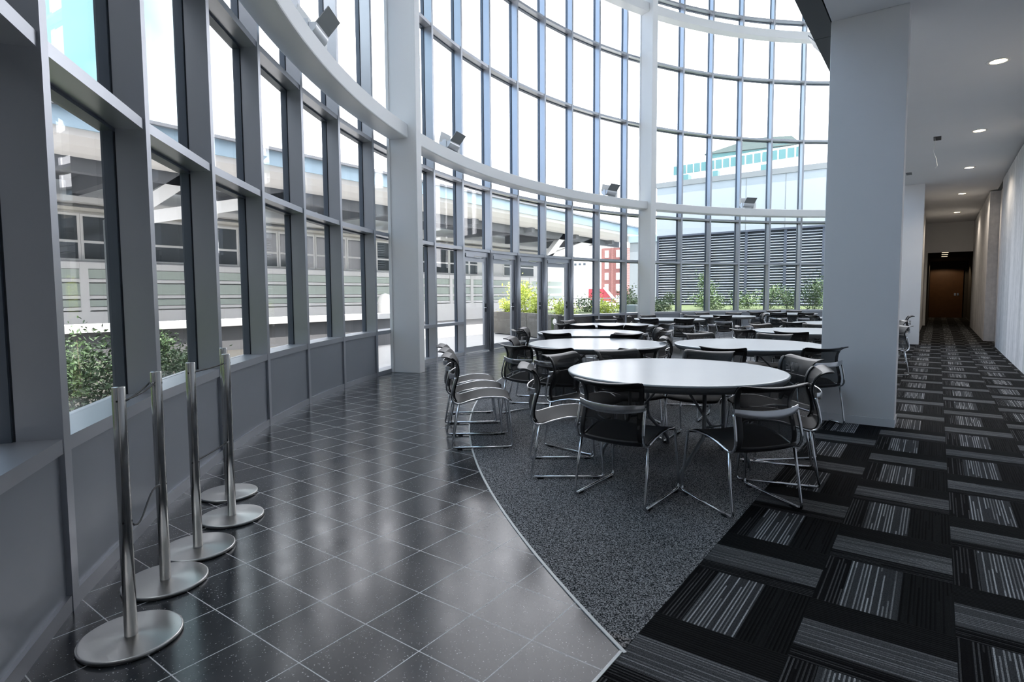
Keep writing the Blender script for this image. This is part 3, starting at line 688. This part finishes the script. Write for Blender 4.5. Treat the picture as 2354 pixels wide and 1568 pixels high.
# ------------------------------------------------------------------ outside
m = MB(); m.hexa([(-60, -40), (P(14.23, -6).x, -40)] + [(P(14.23, k).x, P(14.23, k).y) for k in range(-5, 26)] + [(1.6, 90), (-60, 90)], -0.3, -0.03)
tag(m.done('ground_terrace', M['terrace']), 'bright paved terrace outside the glass', **st)
m = MB(); m.hexa([(-3.6, -2.8)] + [(P(14.24, k/2).x, P(14.24, k/2).y) for k in range(0, 13)] + [(-9.2, 7.7), (-12.2, 10.4), (-12.2, -2.8)], -0.05, 0.18)
tag(m.done('ground_planting_bed', M['soil']), 'mulched planting bed outside the sill wall', **st)
random.seed(4)
def shrub(name, x, y, z, rx, h, n, leafmat, label, group, leaf=.045, seed=0, stems=7, spread=1.0):
    rng = random.Random(seed); r = empty(name, (x, y, z), rng.random()*6, label=label, cat='plant', group=group)
    m = MB(); s_ = MB(); tips = []
    for i in range(stems):
        a = rng.random()*2*PI; rr = rx*rng.random()**.5*.8; hh = h*(.55+.45*rng.random())
        p0, p2 = V(rr*.25*math.cos(a), rr*.25*math.sin(a), -.02), V(rr*math.cos(a), rr*math.sin(a), hh); p1 = (p0+p2)/2 + V(0, 0, h*.1)
        s_.tube([p0, p1, p2], [.006, .004, .002], 4); tips.append((p0, p1, p2))
    for i in range(n):
        p0, p1, p2 = tips[rng.randrange(stems)]; t = rng.random()**.6
        c = (p0*(1-t)**2 + p1*2*t*(1-t) + p2*t*t) + V(rng.gauss(0, 1), rng.gauss(0, 1), rng.gauss(0, .8))*rx*.22*spread
        if c.z < 0: c.z = -c.z*.5
        d = V(rng.gauss(0, 1), rng.gauss(0, 1), rng.gauss(0, .7)).normalized(); e = d.cross(V(rng.gauss(0, 1), rng.gauss(0, 1), rng.gauss(0, 1))).normalized(); L = leaf*(.6+.8*rng.random())
        m.face([c-d*L, c+e*L*.38, c+d*L, c-e*L*.38])
    m.done('foliage', leafmat, r); s_.done('stem', M['stem'], r); return r
lg = 'shrubs outside the sill wall'
SHR = [(15.3, -.1, 1.15, .7, 'dark shrub closest to the glass outside the first sill window'), (15.4, .45, 1.10, .7, 'bushy shrub outside the first sill window, beside its far mullion'),
 (16.4, .1, 1.35, .8, 'tall wispy shrub rising behind the others outside the first sill window'), (15.7, 1.6, 1.0, .75, 'leafy shrub right against the second sill window'),
 (16.6, 1.3, 1.15, .8, 'taller shrub in the second row outside the second sill window'), (15.5, 2.6, .75, .65, 'low shrub against the third sill window'),
 (16.8, 2.5, .9, .8, 'shrub in the second row outside the third sill window'), (15.6, 3.6, .55, .6, 'low shrub against the fourth sill window'),
 (16.9, 3.6, .6, .7, 'low shrub in the second row outside the fourth sill window'), (15.8, 4.5, .40, .5, 'smallest low shrub outside the fifth sill window'),
 (17.4, .8, 1.3, .9, 'broad tall shrub in the back row between the first two sill windows'), (18.2, 2.9, .7, .9, 'broad low shrub near the garden wall, opposite the third sill window'),
 (18.6, 4.2, .4, .8, 'spreading groundcover clump near the garden wall, opposite the fourth sill window'), (17.2, 5.2, .55, .3, 'thin upright weed outside the fifth sill window'),
 (19.0, 1.6, 1.0, 1.0, 'broad shrub near the garden wall, opposite the second sill window')]
for i, (r_, k, hh, rx, lab) in enumerate(SHR):
    p = P(r_, k)
    shrub('shrub', p.x, p.y, .18, rx, hh, 3600, M['leaf_dark'] if i % 3 else M['leaf'], lab, lg, .024, i, 20)
lw = empty('garden_wall', (-12.4, 5, 0), label='low pale wall behind the shrubs outside the sill wall', cat='wall')
MB().box(-.15, .15, -7.5, 6.8, -.1, .70).done('wall_body', M['concrete_pale'], lw); MB().box(-.22, .24, -7.5, 6.85, .70, .84).done('wall_cap', M['wht_out'], lw)
# raised planter by the doors
pl = empty('raised_planter', (-10.7, 15.2, 0), label='raised concrete planter wall outside the last doors', cat='planter')
pts = [P(14.30, 12.72), Vector((-10.70, 15.33, 0)), Vector((-12.55, 15.95, 0)), Vector((-13.4, 20.0, 0)), Vector((-13.6, 33.4, 0))]
for a, b in zip(pts, pts[1:]):
    L = (b-a).length; nseg = max(1, round(L/1.6))
    for i in range(nseg):
        p, q = a.lerp(b, i/nseg), a.lerp(b, (i+1)/nseg); g = (q-p).normalized()*.008; nn = V(-(q-p).y, (q-p).x, 0).normalized()*.18
        if nn.x > 0 and a.x < -12: nn = nn
        m = MB(); m.obox(p+g - V(*pl.location), q-p-g*2, nn*(-1), V(0, 0, .74)); m.done('wall_panel', M['concrete_out'], pl)
for k0 in range(13, 24):
    m = MB(); wall_box(m, 14.26, 14.40, k0-.28 if k0 == 13 else k0+.006, k0+.994, 0, .70); o = m.done('wall_panel', M['concrete_out'], pl); o.matrix_parent_inverse = Matrix.Translation(-pl.location)
m = MB(); inner = [P(14.42, 12.75+.5*i) for i in range(24)]
m.hexa([(p.x, p.y) for p in inner] + [(-3.5, 33.6), (-13.4, 33.6), (-13.25, 20.0), (-12.4, 16.1), (-10.7, 15.5)], .1, .66)
tag(m.done('ground_planter_bed', M['grass']), 'rough grass filling the raised planter', **st)
bg = 'plants in the raised planter'
k_ = 0
for (x, y, hh, rx, mt, n, nm) in [(-12.0, 17.3, 1.15, .75, 'leaf_lime', 1700, 'tall yellow-green bush behind the planter wall seen through the last two doors'), (-11.0, 16.2, .55, .6, 'leaf_lime', 900, 'low yellow-green bush at the planter corner seen through the third door'),
    (-12.3, 16.6, .5, .5, 'leaf_lime', 700, 'small yellow-green bush on the outer planter corner'), (-10.3, 16.9, .42, .6, 'leaf_lime', 800, 'low yellow-green bush right behind the last door'),
    (-10.6, 19.5, .55, .7, 'leaf', 900, 'green bush in the planter just right of the doors'), (-9.4, 18.6, .45, .6, 'leaf_lime', 700, 'low yellow bush in the planter right of the doors'), (-9.8, 21.0, 1.0, .45, 'leaf', 600, 'tall thin weed in the planter before the brick tower'),
    (-9.0, 19.9, .5, .7, 'leaf', 900, 'green bush in the planter before the brick tower'), (-8.4, 20.4, .4, .6, 'leaf', 700, 'low green bush left of the second white column'), (-8.9, 23.0, .8, .3, 'leaf', 300, 'thin upright weed left of the second white column'),
    (-9.5, 29.0, .6, .9, 'leaf', 900, 'green bush at the left end of the louvred screen'), (-8.2, 25.5, 1.6, .55, 'leaf_dark', 1200, 'tallest dark bush against the louvred screen'), (-7.6, 25.0, .6, .8, 'leaf', 900, 'broad low green bush before the louvred screen'),
    (-6.7, 26.5, .7, .8, 'leaf', 900, 'pale low bush midway along the louvred screen'), (-5.9, 26.8, 1.1, .6, 'leaf', 600, 'wispy weed midway along the louvred screen'), (-5.0, 26.6, .9, .7, 'leaf_dark', 800, 'dark bush right of the middle of the louvred screen'),
    (-4.1, 26.3, 1.35, .7, 'leaf_dark', 1300, 'conical dark bush at the right end of the louvred screen'), (-3.5, 27.5, .6, .7, 'leaf', 700, 'low bush at the far right of the louvred screen')]:
    k_ += 1; shrub('planter_bush', x, y, .66, rx, hh, n, M[mt], nm, bg, .05, 50+k_, 10)
o = MB().box(-.17, .17, -.17, .17, 0, .30).done('outdoor_box', M['panel_out'], loc=(-8.55, 18.75, .66), bevel=.02); tag(o, 'small pale utility box among the planter plants', 'box')
# terrace railing behind the planter
rl = empty('terrace_railing', (-16, 26, -.03), label='dark metal railing across the terrace behind the planter', cat='railing')
MB().bar((0, -4, 1.12), (0, 12, 1.12), .06, .06).done('top_rail', M['canopy_dark'], rl)
for y in range(-4, 13, 2): MB().box(-.03, .03, y-.03, y+.03, 0, 1.1).done('rail_post', M['canopy_dark'], rl)
ww = empty('unseen_reflection_block', (-8, -6, 0), label='added grey block outside, out of view, darkening the mullion reflections', cat='building')  # added unseen mass that darkens what the left mullions reflect
MB().box(-6.5, 14.0, -6, 3.0, -.1, 8.5).done('wall', M['nearwall'], ww); MB().box(7.2, 9.2, 3.0, 3.06, -.1, 2.2).done('bright_reflection_panel', M['wht_out'], ww)  # white panel added as a bright reflection for the first mullion
for i in range(8): MB().box(-5.6+i*2.2, -4.4+i*2.2, 3.0, 3.05, 3.2, 5.0).done('window', M['win_dark'], ww)  # window shapes on the added block, likewise out of view
# canopy
cp = empty('terrace_canopy', (-15.7, 18, 0), label='long flat canopy roof with pale blue fascia over the terrace', cat='canopy')
MB().box(-6.15, 0, -22, 17.5, 5.13, 5.55).done('roof_fascia', M['blue_fascia'], cp)
MB().box(-6.15, .12, -22, 17.6, 5.55, 5.63).done('roof_edge', M['canopy_dark'], cp)
m = MB(); pr = [(-.05, 5.13), (-.10, 4.98), (-.35, 4.82), (-.80, 4.74), (-1.3, 4.74), (-1.3, 5.12)]
m.grid([[(x, y, z) for x, z in pr] for y in (-22, 17.4)], smooth=False); m.face([(x, 17.4, z) for x, z in pr]); m.done('rounded_soffit', M['soffit_out'], cp)
MB().box(-6.15, -1.3, -22, 17.4, 4.95, 5.12).done('underside', M['canopy_dark'], cp)
for i in range(9): MB().box(-6.1, -1.0, -20.6+i*4.5, -20.3+i*4.5, 4.50, 4.97).done('cross_beam', M['canopy_dark'], cp)
MB().box(-1.75, -1.45, -22, 17.4, 4.42, 4.96).done('edge_beam', M['canopy_dark'], cp)
for y in (8.5, -12.0):
    MB().tube([(-1.6, y, -.03), (-1.6, y, 3.3)], .17, 20).done('column', M['trim_out'], cp)
    MB().bar((-1.6, y, 3.2), (-1.6, y+2.0, 4.75), .34, .30, (1, 0, 0)).done('strut', M['wht_out'], cp)
    MB().bar((-1.6, y, 3.25), (-1.6, y+5.6, 4.7), .34, .30, (1, 0, 0)).done('strut', M['wht_out'], cp)
    MB().tube([(-1.6, y+2.0, 4.6), (-1.6, y+2.0, 5.0)], .16, 16).done('strut_head', M['canopy_dark'], cp)
# white building across the terrace
wb = empty('white_building', (-22, 15, 0), label='long white building with ribbon windows across the terrace', cat='building')
MB().box(-8, 0, -30, 22, -.1, 5.6).done('wall', M['wht_out'], wb)
MB().box(0, .75, -30, 22, 4.25, 4.42).done('ledge', M['wht_out'], wb)
MB().box(0, .5, -30, 22, 4.02, 4.12).done('ledge', M['cream'], wb)
wy = [-26.5, -22, -17.5, -13, -8.19]
spans = [(-30, -13.2), (-13, -8.3), (-8.19, -3.15), (-3.03, -1.47), (-1.35, .27), (.39, 1.95), (2.08, 3.7), (3.8, 5.4), (5.5, 8.87), (9.0, 9.5), (9.62, 10.6), (10.7, 11.4), (14.0, 15.2), (15.3, 17.3)]
for a, b in spans:
    f = MB().box(-.02, .05, a-.05, b+.05, 2.50, 3.98).done('window', M['wht_out'], wb)
    MB().box(.05, .058, a+.03, b-.03, 2.56, 3.06).done('pane', M['win_dark'], f); MB().box(.05, .058, a+.03, b-.03, 3.14, 3.90).done('pane', M['win_dark'], f)
sb = empty('louvred_parapet', (-21.4, 15, 0), label='white slatted screen with pale green glass in front of the white building', cat='screen')
for z0, z1, mt in [(2.22, 2.42, 'wht_out'), (1.92, 2.20, 'greenglass'), (1.80, 1.90, 'wht_out'), (1.40, 1.76, 'greenglass'), (1.28, 1.38, 'wht_out'), (1.04, 1.24, 'greenglass'), (.92, 1.02, 'wht_out')]:
    if mt == 'wht_out': MB().box(-.04, .06, -30, 20, z0, z1).done('slat', M[mt], sb)
    else: MB().box(-.01, .01, -30, 20, z0, z1).done('glass_panel', M[mt], sb)
for y in (-8.4, 8.4, 10.15, 16.0): MB().box(-.06, .09, y-.11, y+.11, .0, 2.42).done('screen_post', M['wht_out'], sb)
MB().box(-.10, .12, -30, 20, -.05, .88).done('low_wall', M['wht_out'], sb)
o = MB().lathe([(0, 1.42), (.14, 1.38), (.24, 1.28), (.28, 1.12), (.28, -.03), (0, -.03)], seg=24).done('bollard', M['wht_out'], loc=(-17.5, 15.35, 0)); tag(o, 'white round-topped bollard on the terrace, left of the first white column', 'bollard')
# cladded building with louvred screen
lb = empty('louvred_building', (-10, 34, 0), label='pale metal clad building with a tall louvred screen', cat='building')
m = MB(); m.hexa([(-4.0, 0), (8, 0), (8, 12), (-4.0, 12)], 4.80, 7.75); m.done('cladding', M['panel_out'], lb)
MB().box(-4.05, 8.05, -.06, 12, 7.75, 8.05).done('roof_trim', M['trim_out'], lb)
MB().box(-5.75, -3.95, -.02, 12, -.1, 4.55).done('side_wall', M['panel_out'], lb); MB().box(-5.8, -3.95, -.1, 12, 4.55, 4.95).done('wall_cap', M['blue_fascia'], lb)
MB().box(-3.95, 8, .35, .6, 0, 4.8).done('screen_back', M['louver_post'], lb)
for x in (-1.02, 1.23, 3.26, 5.2): MB().box(x-.012, x+.012, -.012, 0, 4.8, 7.75).done('panel_joint', M['trim_out'], lb)
px = [-3.9, -2.66, -.75, 1.28, 3.30, 5.15, 7.9]
for x in px: MB().box(x-.07, x+.07, -.02, .34, .2, 4.80).done('louver_post', M['louver_post'], lb)
for a, b in zip(px, px[1:]):
    m = MB()
    for i in range(30):
        z = .30 + i*.148; m.obox((a+.07, -.02, z), (b-a-.14, 0, 0), (0, .16, .05), (0, -.005, .016))
    m.done('louver_blades', M['louver'], lb)
MB().box(-3.95, 8, -.06, .36, 4.76, 4.86).done('screen_head', M['louver_post'], lb)
# glass roofed building beyond it
gb = empty('glass_roofed_building', (-19, 74, 0.5), label='distant building with teal glass roof and window band', cat='building')
m = MB(); m.hexa([(-3.6, -3.5), (5.6, -3.5), (6.8, 6), (-4.6, 6)], 16.4, 17.4); m.done('glazed_storey', M['teal'], gb)
m = MB(); A_ = [(-4.0, -4, 17.4), (6.6, -4, 17.0), (6.8, 6, 17.4), (-4.6, 6, 17.4)]; B_ = [(.6, 0, 19.4), (4.8, 0, 19.0), (4.8, 4, 19.2), (.6, 4, 19.4)]
m.face(A_[::-1]); m.face(B_)
for i in range(4): m.face([A_[i], A_[(i+1) % 4], B_[(i+1) % 4], B_[i]])
m.done('teal_roof', M['teal_roof'], gb)
m = MB(); m.hexa([(-8.2, -5), (8.0, -6.5), (8.5, 8), (-8.2, 8)], -1.2, 16.4); m.done('storey_block', M['wht_out'], gb)
for i in range(17):
    t = i/17; x = -7.2+14.6*t; y = -5.0-1.5*(x+8.2)/16.2
    MB().box(x, x+.66, y-.22, y+.05, 15.15, 16.15).done('window', M['teal'], gb)
for i, x in enumerate((-5.6, -2.2, 3.0)): MB().box(x, x+.6, -6.4, -5.0, 13.9, 14.8).done('window', M['teal'], gb)
# brick tower
bt = empty('brick_tower', (-40.0, 80, 0), label='red brick tower with pale windows, left of the second white column', cat='building')
MB().box(-1.75, 2.0, 0, 6, -2, 8.35).done('wall', M['brick'], bt); MB().box(-.02, .25, -.25, 0, -2, 8.35).done('pier', M['brick'], bt)
for z in (6.9, 5.2, 3.5, 1.8, .1):
    for x in (-1.15, .75): MB().box(x, x+.62, -.08, 0, z, z+1.05).done('window', M['wht_out'], bt)
# pale office block and red sign
ob = empty('office_block', (-48, 78, 0), label='pale office block behind the terrace railing', cat='building')
MB().box(-7, 6.2, 0, 8, -3, 8.6).done('wall', M['wht_out'], ob)
for i in range(9): MB().box(-2.2+i*.8, -1.8+i*.8, -.06, 0, 5.75, 6.1).done('window', M['win_dark'], ob)
MB().box(-3.6, -2.3, -.06, 0, 3.0, 4.6).done('window', M['win_dark'], ob)
for z in (4.6, 2.6): MB().box(-2.0, 5.6, -.05, 0, z, z+.12).done('window_band', M['cream'], ob)
rs = empty('red_billboard', (-31.9, 58, 0), label='red and white slanted sign beyond the terrace railing', cat='sign')
m = MB(); m.hexa([(0, 0), (1.9, 0), (1.9, .12), (0, .12)], .72, 1.95); m.done('sign_board', M['red'], rs)
m = MB(); m.face([(1.9, .02, .55), (3.0, .02, .62), (1.9, .02, 2.1)]); m.b.normal_update(); bmesh.ops.solidify(m.b, geom=m.b.faces[:], thickness=.1); m.done('sign_wedge', M['red'], rs)
m = MB(); m.bar((2.0, 0, 2.05), (3.3, 0, .7), .1, .5, (0, 1, 0)); m.done('white_band', M['wht_out'], rs)
for x in (.2, 1.7): MB().box(x, x+.12, .14, .26, -.03, .9).done('sign_post', M['canopy_dark'], rs)
# hazy towers
for i, (x, y, w, h, lab) in enumerate([(-100, 106, 9, 57, 'hazy pale tower, left of the pair seen above the ring beam'), (-92, 112, 10, 55, 'hazy pale tower, right of the pair seen above the ring beam')]):
    tb = empty('pale_tower', (x, y, 0), .75, label=lab, cat='building', group='hazy towers')
    MB().box(-w/2, w/2, -4, 4, -5, h).done('wall', M['hazeconc'], tb)
    for r_ in range(9):
        MB().box(-w/2+.6, w/2-.6, -4.08, -4.0, h-6-r_*4.2, h-4.4-r_*4.2).done('window_band', M['tower_win'], tb)
